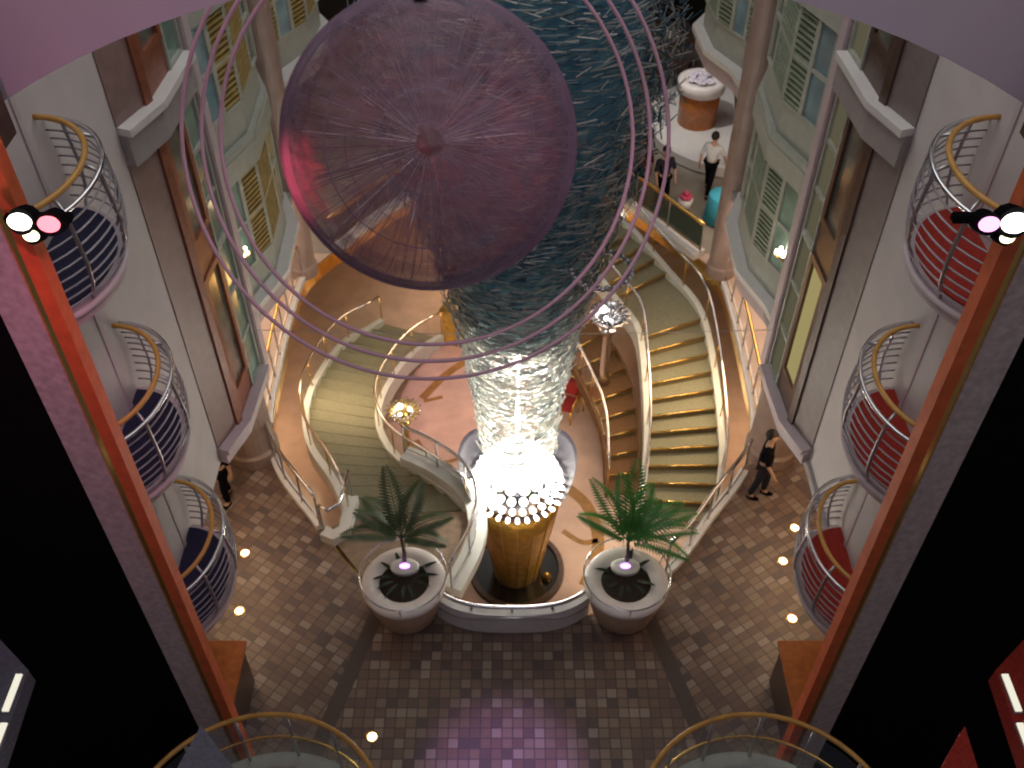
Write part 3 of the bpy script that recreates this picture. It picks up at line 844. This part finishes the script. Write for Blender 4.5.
def frond(L, bend, npair=20, lw=.055, ll=.26):
    """a feathery palm frond rising along +x and bending over"""
    bm = bmesh.new(); spine = []
    for i in range(15):
        q = i/14; spine.append(Vector((L*.75*q**1.3, 0, L*(.95*q-bend*q*q))))
    tube(bm, spine, .008, 5, radii=[.014*(1-.75*i/14) for i in range(15)])
    R = resample(spine, npair+4)
    for i in range(3, npair+4):
        p = R[i]; tdir = (R[min(i+1, npair+3)]-R[i-1]).normalized(); q = i/(npair+4)
        l = ll*(math.sin(PI*(.15+.8*q)))
        for sg in (-1, 1):
            d = (Vector((0, sg, 0))*.85+tdir*.55+Vector((0, 0, -.25))).normalized()
            w = tdir*lw*.5
            v = [bm.verts.new(p-w*.4), bm.verts.new(p+d*l*.5-w), bm.verts.new(p+d*l), bm.verts.new(p+d*l*.5+w)]
            bm.faces.new(v)
    return bm
def palm(loc, label, fronds, m, stem_h):
    t = thing('palm', label, 'plant', loc)
    ob('trunk', tube(bmesh.new(), [(0, 0, -.02), (.02, .02, stem_h*.5), (0, .05, stem_h)], .03, 7, radii=[.04, .032, .025]), M['stem'], t, True)
    for az, L, b, tilt in fronds:
        o = ob('frond', frond(L, b), M[m], t); o.location = (0, .05, stem_h); o.rotation_euler = (0, tilt, az)
def spiky(loc, label, n):
    t = thing('spiky_plant', label, 'plant', loc)
    for k in range(n):
        bm = bmesh.new(); a = 2*PI*k/n+random.uniform(-.2, .2)
        leafblade(bm, (.20*math.cos(a), .20*math.sin(a)+.06, 0), a, random.uniform(.30, .46), .035, random.uniform(.2, .7), random.uniform(.2, .5)); ob('leaf', bm, M['leafdark'], t, True)
for x, nm in ((-1.76, 'left'), (1.86, 'right')):
    planter((x, 9.2, 0), 'round tan stone planter with pale rim at the %s end of the front kerb' % nm)
    spiky((x, 9.28, .825), 'dark spiky plant spreading over the rim of the %s planter' % nm, 13)
    tt = thing('uplight', 'small white uplight with violet lens in the soil of the %s planter' % nm, 'light', (x, 9.44, .83)); tt.scale = (1.15, .75, 1)
    ob('housing', lathe([(0, 0), (.19, 0), (.21, .10), (.18, .11), (0, .11)], 24), M['white'], tt, True)
    ob('lens', lathe([(0, .116), (.05, .116), (.075, .112)], 18), M['lens_p'], tt, True)
palm((-1.78, 9.54, .80), 'thin drooping dull green palm in the left planter',
     [(1.2, 1.0, .35, .1), (2.4, 1.05, .5, .2), (3.3, 1.1, .5, .25), (.3, 1.0, .5, .25), (1.9, 1.15, .25, -.1), (2.9, .9, .35, .1), (-.3, .9, .55, .3)], 'leafmid', .7)
palm((1.88, 9.54, .80), 'bushy bright green palm in the right planter',
     [(1.7, 1.1, .3, .0), (2.2, 1.2, .35, .1), (1.1, 1.1, .4, .1), (.5, 1.2, .45, .2), (.05, 1.3, .55, .3), (-.4, 1.2, .6, .35), (2.8, 1.0, .45, .2), (1.4, 1.3, .25, -.1), (.8, .9, .4, .1), (.3, 1.35, .5, .25)], 'leaf', .6)

# ------------------------------------------------------------------ floor lamps set into the paving
FL = [(-4.73, 10.36, 'by the left wall nearest the column'), (-4.60, 9.18, 'beside the lowest blue balcony'), (-2.14, 6.96, 'near the bottom left lobby rail'),
      (4.77, 10.19, 'in the right paving between two others'), (5.12, 10.91, 'by the right wall nearest the column'), (4.70, 9.03, 'beside the lowest red balcony')]
for x, y, w in FL:
    tt = thing('floor_light', 'small warm round light set in the floor, '+w, 'light', (x, y, 0), 0, 'round lights set in the paving')
    ob('bezel', lathe([(.07, .0), (.07, .012), (.10, .012), (.105, 0)], 20), M['brass'], tt, True)
    ob('lens', lathe([(0, .010), (.05, .010), (.07, .006)], 18), M['floorlamp'], tt, True)

# ------------------------------------------------------------------ lower level: inlays, reception counter, chairs
def inlay(pts, w, n):
    TN[0] += 1
    return struct(ob('trim_%d' % TN[0], strip(bmesh.new(), [(x, y, -2.9) for x, y in pts], rect(-w/2, w/2, -.01, .006)), M['inlay']))
inlay([(p.x, p.y) for p in spline([(-2.2, 17.0, 0), (-1.6, 17.9, 0), (-.9, 18.5, 0), (-.2, 18.8, 0)])], .20, 0)
inlay([(-2.15, 16.9), (-1.7, 17.05)], .10, 0)
inlay([(p.x, p.y) for p in spline([(-2.3, 15.6, 0), (-1.9, 14.9, 0), (-1.4, 14.2, 0), (-.9, 13.4, 0)])], .24, 0)
inlay([(-1.65, 14.9), (-.85, 15.2)], .10, 0)
inlay([(p.x, p.y) for p in spline([(1.25, 14.2, 0), (1.65, 13.7, 0), (1.85, 12.9, 0), (1.75, 12.2, 0), (1.5, 11.6, 0)])], .26, 0)
inlay([(p.x, p.y) for p in spline([(1.1, 13.0, 0), (1.5, 12.7, 0), (1.85, 12.75, 0)])], .12, 0)
t = thing('reception_counter', 'curved golden brown reception counter on the lower floor behind the left stair', 'counter', (-.6, 19.4, -2.9))
cp = [p for p in spline([(-.9, -.5, 0), (-.5, .3, 0), (.4, .8, 0), (1.5, .9, 0)], 6)]
ob('body', strip(bmesh.new(), cp, rect(-.3, .3, 0, 1.0)), M['amber'], t)
ob('counter_top', strip(bmesh.new(), cp, rect(-.42, .38, 1.0, 1.08)), M['brass'], t)
for k, (dx, dy) in enumerate(((.9, .86), (-.5, .3))):
    tt = thing('counter_lamp', 'small white lamp on the golden counter, %s one' % ('right' if k == 0 else 'left'), 'lamp', (-.6+dx, 19.4+dy, -1.82))
    ob('base', lathe([(0, 0), (.08, 0), (.06, .04), (.02, .06), (.02, .22), (0, .22)], 14), M['brass'], tt, True)
    ob('lamp_shade', lathe([(.05, .34), (.12, .20), (.11, .20), (.04, .33)], 16), M['bead'], tt, True)
def chair(loc, rz, label):
    t = thing('gilt_chair', label, 'chair', loc, rz, 'gilt chairs on the lower floor')
    ob('seat', boxed((-.26, -.25, .42), (.26, .25, .52), .03), M['leatherred'], t)
    bm = boxed((-.25, .21, .56), (.25, .28, 1.05), .03); ob('backrest', bm, M['leatherred'], t)
    ob('back_frame', tube(bmesh.new(), [(-.27, .25, .4), (-.28, .27, .9), (-.18, .29, 1.1), (.18, .29, 1.1), (.28, .27, .9), (.27, .25, .4)], .025, 6), M['gold'], t, True)
    for x, y in ((-.23, -.22), (.23, -.22), (-.25, .24), (.25, .24)):
        ob('leg', tube(bmesh.new(), [(x, y, .43), (x*1.06, y*1.06, 0)], .02, 6, radii=[.028, .018]), M['gold'], t, True)
    for sg in (-1, 1): ob('arm', tube(bmesh.new(), [(sg*.27, .25, .72), (sg*.30, 0, .72), (sg*.28, -.2, .66), (sg*.26, -.22, .45)], .022, 6), M['gold'], t, True)
chair((1.25, 16.4, -2.9), -.4, 'red seated gilt chair nearest the chandelier on the lower floor')
chair((1.75, 16.9, -2.9), .7, 'red seated gilt chair beside the brown stair')
chair((1.15, 17.3, -2.9), 2.6, 'red seated gilt chair farthest back of the three on the lower floor')
for s, nm in SIDES:
    t = thing('wall_lamp', 'glittering brass wall lamp on the window bay beyond the %s pilaster' % nm, 'lamp', (4.80*s, 14.0, 3.8))
    ob('bracket', tube(bmesh.new(), [(.10*s, 0, -.10), (0, 0, -.12), (-.08*s, 0, -.02)], .022, 8), M['brass'], t, True)
    ob('cup', lathe([(0, -.05), (.07, -.03), (.12, .04), (.11, .04), (.06, -.02), (0, -.03)], 18, at=(-.08*s, 0, 0)), M['brass'], t, True)
    for k in range(5):
        a = 2*PI*k/5; ob('bulb', ball(bmesh.new(), (-.08*s+.07*math.cos(a), .10*math.sin(a), .06+.03*(k % 2)), .034, 10), M['bead'], t, True)
# suspended cable across
o = ob('cable', tube(bmesh.new(), [(-4.42+8.84*i/20, 12.6, 3.30-.10*math.sin(PI*i/20)) for i in range(21)], .007, 5), M['steel'], None, True)
tag(o, 'thin pale cable strung level across the atrium between the side walls', 'cable')

# ------------------------------------------------------------------ far end of the promenade
t = thing('curved_platform', 'white curved platform on the far right of the promenade', 'platform', (6.15, 24.5, 0))
prof = [(0, 0), (2.35, 0), (2.42, .05), (2.42, .32), (2.35, .38), (0, .38)]
bm = lathe(prof, 48); bmesh.ops.delete(bm, geom=[v for v in bm.verts if v.co.x > .35], context='VERTS')
ob('plinth', bm, M['white'], t)
ob('guard_rail', tube(bmesh.new(), [(2.1*math.cos(a), 2.1*math.sin(a), 1.2) for a in [PI*.62+i*.06 for i in range(26)]], .02, 6), M['steel'], t, True)
for i in range(4):
    a = PI*.66+i*.42; ob('post', tube(bmesh.new(), [(2.1*math.cos(a), 2.1*math.sin(a), .38), (2.1*math.cos(a), 2.1*math.sin(a), 1.2)], .016, 6), M['steel'], t, True)
t = thing('drum_planter', 'brown drum planter with pale stone top on the white platform', 'planter', (5.05, 24.4, .38))
ob('drum', lathe([(0, 0), (.52, 0), (.54, .9), (.50, .95), (0, .95)], 32), M['orangewood'], t, True)
ob('rim', lathe([(.40, .95), (.62, .97), (.64, 1.25), (.5, 1.3), (.4, 1.22), (0, 1.2)], 32), M['rimwhite'], t, True)
for k in range(7):
    a = 2*PI*k/7; r = .28 if k else 0
    bm = bmesh.new()
    for j in range(6):
        b = 2*PI*j/6; ball(bm, (.08*math.cos(b), .08*math.sin(b), .06), .06, 8, 1, 1, .6)
    ball(bm, (0, 0, .09), .05, 8); tube(bm, [(0, 0, -.05), (0, 0, .08)], .012, 5)
    o = ob('flower', bm, M['flower_w'], None, True, (5.05+r*math.cos(a), 24.4+r*math.sin(a), 1.63))
    tag(o, 'white flower head in the brown drum planter', 'flower', 'white flowers in the drum planter')
t = thing('potted_tree', 'dark leafy green tree at the far end of the promenade', 'plant', (4.3, 29.5, 0))
ob('pot', lathe([(0, 0), (.5, 0), (.65, .7), (.6, .72), (0, .66)], 28), M['darkwood'], t, True)
ob('trunk', tube(bmesh.new(), [(0, 0, .6), (.1, 0, 1.6), (0, .1, 2.6)], .09, 8), M['stem'], t, True)
bm = bmesh.new()
for k in range(420):
    d = Vector((random.gauss(0, 1), random.gauss(0, 1), random.gauss(0, 1))).normalized()*random.uniform(.3, 1.15)
    leafblade(bm, (d.x, d.y, 2.7+d.z), random.uniform(0, 6.3), .32, .07, random.uniform(-.3, .8), .4, 3)
ob('foliage', bm, M['leaf'], t)
t = thing('kiosk', 'dark brown wooden kiosk behind the white platform at far right', 'kiosk', (4.55, 27.7, 0))
ob('body', boxed((-.7, -.6, 0), (.6, .6, 1.3), .03), M['darkwood'], t)
ob('counter_top', boxed((-.78, -.68, 1.3), (.68, .68, 1.37), .02), M['darkwood'], t)
ob('sign_panel', boxed((-.15, -.45, 1.37), (.25, -.35, 1.62), .01), M['white'], t)
t = thing('round_table', 'round table under a bright turquoise cloth by the far right railing', 'table', (5.16, 20.35, 0))
ob('tablecloth', lathe([(0, .76), (.34, .76), (.37, .73), (.40, .4), (.43, .06), (.38, .06)], 32), M['cloth_b'], t, True)
ob('base', lathe([(0, 0), (.25, 0), (.06, .05), (.05, .7), (0, .7)], 20), M['steel'], t, True)
bm = bmesh.new()
for j in range(6):
    b = 2*PI*j/6; ball(bm, (.1*math.cos(b), .1*math.sin(b), .32), .07, 8, 1, 1, .7)
tt = thing('flower_pot', 'pink flowers in a small pot behind the far right railing', 'plant', (4.35, 20.9, 0))
ob('pot', lathe([(0, 0), (.14, 0), (.19, .26), (0, .24)], 18), M['white'], tt, True)
ball(bm, (0, 0, .40), .09, 8); ob('bloom', bm, M['flower_p'], tt, True)

# ------------------------------------------------------------------ people
def skin_mesh(name, verts, edges, radii, root, m, parent, sub=2):
    me = bpy.data.meshes.new(name); me.from_pydata([tuple(v) for v in verts], edges, [])
    o = bpy.data.objects.new(name, me); COL.objects.link(o)
    sk = o.modifiers.new('s', 'SKIN'); sk.use_smooth_shade = True
    sb = o.modifiers.new('u', 'SUBSURF'); sb.levels = sub; sb.render_levels = sub
    for i, r in enumerate(radii):
        me.skin_vertices[0].data[i].radius = (r, r) if not isinstance(r, tuple) else r
        me.skin_vertices[0].data[i].use_root = (i == root)
    dg = bpy.context.evaluated_depsgraph_get(); dg.update()
    ev = bpy.data.meshes.new_from_object(o.evaluated_get(dg))
    bpy.data.objects.remove(o)
    for p in ev.polygons: p.use_smooth = True
    ev.name = name
    return link(name, ev, m, parent)

def person(loc, rz, label, top_m, leg_m, stride=.22, arm=(.15, -.15), lean=0.):
    t = thing('person', label, 'person', loc, rz)
    H = [Vector(v) for v in (
        (0, 0, .95), (0, 0, 1.12), (0, .01, 1.34), (0, 0, 1.46), (0, -.01, 1.54), (0, -.02, 1.62), (0, -.01, 1.71))]
    hip = [Vector((sg*.09, 0, .90)) for sg in (-1, 1)]
    knee = [Vector((sg*.10, -sg*stride*.35-.03, .50)) for sg in (-1, 1)]
    ank = [Vector((sg*.10, -sg*stride*.55+.02, .085)) for sg in (-1, 1)]
    toe = [a+Vector((0, -.17, -.05)) for a in ank]
    sh = [Vector((sg*.18, .01, 1.40)) for sg in (-1, 1)]
    el = [Vector((sg*.25, -.02-arm[i]*.5, 1.13)) for i, sg in enumerate((-1, 1))]
    wr = [Vector((sg*.24, -.08-arm[i]*1.3, .90)) for i, sg in enumerate((-1, 1))]
    pm = [wr[i]+Vector((0, -.02, -.07)) for i in (0, 1)]
    V = H+[hip[0], knee[0], ank[0], toe[0], hip[1], knee[1], ank[1], toe[1], sh[0], el[0], wr[0], pm[0], sh[1], el[1], wr[1], pm[1]]
    E = [(0, 1), (1, 2), (2, 3), (3, 4), (4, 5), (5, 6), (0, 7), (7, 8), (8, 9), (9, 10), (0, 11), (11, 12), (12, 13), (13, 14), (2, 15), (15, 16), (16, 17), (17, 18), (2, 19), (19, 20), (20, 21), (21, 22)]
    Rr = [.12, .115, .13, .055, .06, .088, .075, .08, .055, .038, .03, .08, .055, .038, .03, .055, .042, .03, .032, .055, .042, .03, .032]
    for i in (0, 1):
        base = len(V)-0; pi = 18 if i == 0 else 22; sg = -1 if i == 0 else 1
        for f in range(4):
            b = len(V); V.append(pm[i]+Vector((0, -.028+.019*f, -.03))); V.append(V[-1]+Vector((-sg*.012, -.004, -.055+.006*abs(f-1))))
            E.append((pi, b)); E.append((b, b+1)); Rr += [.009, .007]
        b = len(V); V.append(pm[i]+Vector((-sg*.01, -.045, .0))); V.append(V[-1]+Vector((-sg*.012, -.02, -.035))); E.append((pi, b)); E.append((b, b+1)); Rr += [.010, .008]
    skin_mesh('body', V, E, Rr, 0, M['skin'], t, 1)
    skin_mesh('shirt', [H[0]+Vector((0, 0, -.03)), H[1], H[2], H[3]+Vector((0, 0, -.02)), sh[0], el[0], sh[0].lerp(el[0], .5), sh[1], el[1], sh[1].lerp(el[1], .5)] ,
              [(0, 1), (1, 2), (2, 3), (2, 4), (4, 6), (6, 5), (2, 7), (7, 9), (9, 8)], [.145, .138, .15, .075, .075, .056, .062, .075, .056, .062], 0, M[top_m], t)
    skin_mesh('trousers', [H[0], hip[0], knee[0], ank[0]+Vector((0, 0, .03)), hip[1], knee[1], ank[1]+Vector((0, 0, .03))],
              [(0, 1), (1, 2), (2, 3), (0, 4), (4, 5), (5, 6)], [.135, .10, .075, .06, .10, .075, .06], 0, M[leg_m], t)
    bm = ball(bmesh.new(), (0, .012, 1.69), .108, 18, .92, 1.05, 1.08)
    bmesh.ops.delete(bm, geom=[v for v in bm.verts if v.co.z < 1.60 or (v.co.y < -.035 and v.co.z < 1.72)], context='VERTS')
    ob('hair', bm, M['hair'], t, True)
    ob('nose', ball(bmesh.new(), (0, -.112, 1.625), .016, 8, 1, 1, 1.3), M['skin'], t, True)
    for sg in (-1, 1):
        ob('ear', ball(bmesh.new(), (sg*.090, -.01, 1.635), .022, 8, .5, 1, 1.3), M['skin'], t, True)
        ob('eye', ball(bmesh.new(), (sg*.034, -.100, 1.655), .010, 8), M['hair'], t, True)
    for i in (0, 1): ob('shoe', ball(bmesh.new(), (ank[i].x, ank[i].y-.07, .045), .05, 12, .9, 2.6, .9), M['cloth_k'], t, True)
    return t
person((4.98, 21.5, 0), 2.6, 'person in white shirt and black trousers walking behind the far right railing', 'cloth_w', 'cloth_k', .45, (.2, -.2))
person((3.72, 20.85, 0), .3, 'person in dark navy clothes standing behind the far railing', 'cloth_n', 'cloth_k', .1, (.05, .05))
person((3.22, 21.25, 0), -.4, 'person in dark red top beside the one in navy at the far railing', 'cloth_r', 'cloth_k', .1, (.1, -.05))
person((4.55, 11.65, 0), 1.2, 'person in black clothes beside the right column base', 'cloth_k', 'cloth_n', .2, (.1, -.1))
person((-5.25, 11.55, 0), -.6, 'person in black clothes beside the left column, half hidden by wall', 'cloth_k', 'cloth_k', .2, (.1, -.1))

# ------------------------------------------------------------------ light
def light(kind, name, loc, energy, col=(1, 1, 1), size=1., target=None, size_y=None, spot=None, blend=.5):
    l = bpy.data.lights.new(name, kind); l.energy = energy; l.color = col
    if kind == 'AREA':
        l.size = size
        if size_y: l.shape = 'RECTANGLE'; l.size_y = size_y
    elif kind == 'SPOT':
        l.shadow_soft_size = size; l.spot_size = spot; l.spot_blend = blend
    else: l.shadow_soft_size = size
    o = bpy.data.objects.new(name, l); COL.objects.link(o); o.location = loc
    if target is not None:
        d = Vector(target)-Vector(loc); o.rotation_euler = d.to_track_quat('-Z', 'Y').to_euler()
    return o
# ceiling light running the length of the atrium
light('AREA', 'ceiling_light', (0, 14, 16.4), 420, (1., .96, .92), 6, (0, 14, 0), 14)
light('AREA', 'near_ceiling_light', (0, 3.5, 16.4), 120, (1., .90, .93), 5, (0, 8, 4), 3)
# chandelier lamp
light('POINT', 'chandelier_lamp', (CX, CYY, 1.55), 260, (1., .90, .74), .25)
light('POINT', 'chandelier_upper_lamp', (CX, CYY, 3.0), 130, (1., .96, .86), .2)
for s in (-1, 1): light('SPOT', 'chandelier_fill_spot', (3.2*s, 6.4, 12.6), 1500, (.85, .95, 1.), .15, (CX, CYY, 5.5), spot=.62, blend=1)  # unseen spots added to brighten the glass rods
# warm lights of the lower floor, under the slab
for s in (-1, 1):
    light('AREA', 'lower_ceiling_light', (5.3*s, 15.5, -.45), 130, (1., .72, .42), 1., (4.4*s, 15.5, -3), 6)
    light('AREA', 'shop_light', (5.2*s, 16.5, 2.2), 110, (1., .80, .64), .8, (5.2*s, 16.5, 0), 8)
    light('AREA', 'near_shop_light', (5.2*s, 10.4, 2.2), 30, (1., .68, .40), .8, (5.2*s, 10.4, 0), 3)
light('AREA', 'reception_light', (-.5, 21.5, -.5), 60, (1., .72, .40), 2, (-1, 19.5, -3), 1)
light('SPOT', 'pink_floor_spot', (-1.9, 13.0, 9), 1500, (1., .38, .60), .1, (-1.1, 16.8, -2.9), spot=.36)
light('SPOT', 'violet_floor_spot', (0, 4.5, 13), 5200, (.62, .36, 1.), .2, (-.1, 6.3, 0), spot=.23, blend=.9)
# coloured spotlights of the two clusters
light('SPOT', 'red_sphere_spot', (-3.05, 6.05, 10.36), 260, (1., .13, .18), .06, (-1.5, 7.5, 9.75), spot=.50, blend=1)
light('SPOT', 'magenta_sphere_spot', (3.1, 6.05, 10.36), 40, (1., .55, .75), .06, (-.4, 7.8, 9.7), spot=.9)
light('SPOT', 'pink_header_spot', (-2.6, 3.0, 9.0), 120, (1., .26, .58), .2, (-3.2, 6.6, 12.0), spot=1.1, blend=1)
light('SPOT', 'violet_header_spot', (2.6, 3.0, 9.0), 32, (.75, .62, 1.), .2, (3.2, 6.6, 12.0), spot=1.1, blend=1)

light('SPOT', 'pink_band_spot', (-2.4, 4.2, 12.2), 330, (1., .24, .48), .1, (-3.9, 6.0, 8.4), spot=.7, blend=1)
light('AREA', 'camera_side_fill', (0, -1.2, 15.6), 26, (1., .93, .9), 3, (0, 6, 8), 1)  # added fill from behind the camera for the near faces
light('SPOT', 'warm_floor_spot', (2.2, 10.8, -.45), 260, (1., .84, .62), .3, (1.7, 13.6, -2.9), spot=1.7, blend=1)
light('SPOT', 'platform_fill_spot', (3.2, 22.5, 6.5), 520, (1., .94, .86), .2, (5.2, 24.4, .4), spot=.75, blend=.8)  # added spot with no fixture, lifts the white platform
light('AREA', 'far_fill_light', (0, 25, 12), 120, (1., .93, .84), 4, (1, 24, 0), 4)  # added fill over the far floor, no fixture there
w = bpy.data.worlds.new('dim_room'); SC.world = w; w.use_nodes = True
w.node_tree.nodes['Background'].inputs[0].default_value = (.62, .56, .62, 1); w.node_tree.nodes['Background'].inputs[1].default_value = .12

# ------------------------------------------------------------------ camera
cd = bpy.data.cameras.new('camera'); cam = bpy.data.objects.new('camera', cd); COL.objects.link(cam)
cam.location = (0, 0, 14.6); cam.rotation_euler = (PI/4, 0, 0)
cd.sensor_width = 36; cd.lens = 36*996/1024; cd.clip_end = 200
cd.dof.use_dof = True; cd.dof.focus_distance = 3.4; cd.dof.aperture_fstop = 4.5   # slightly soft hand-held snapshot
SC.camera = cam
vs = SC.view_settings
vs.view_transform = 'Standard'; vs.look = 'None'; vs.exposure = 0; vs.gamma = 1; vs.use_curve_mapping = False
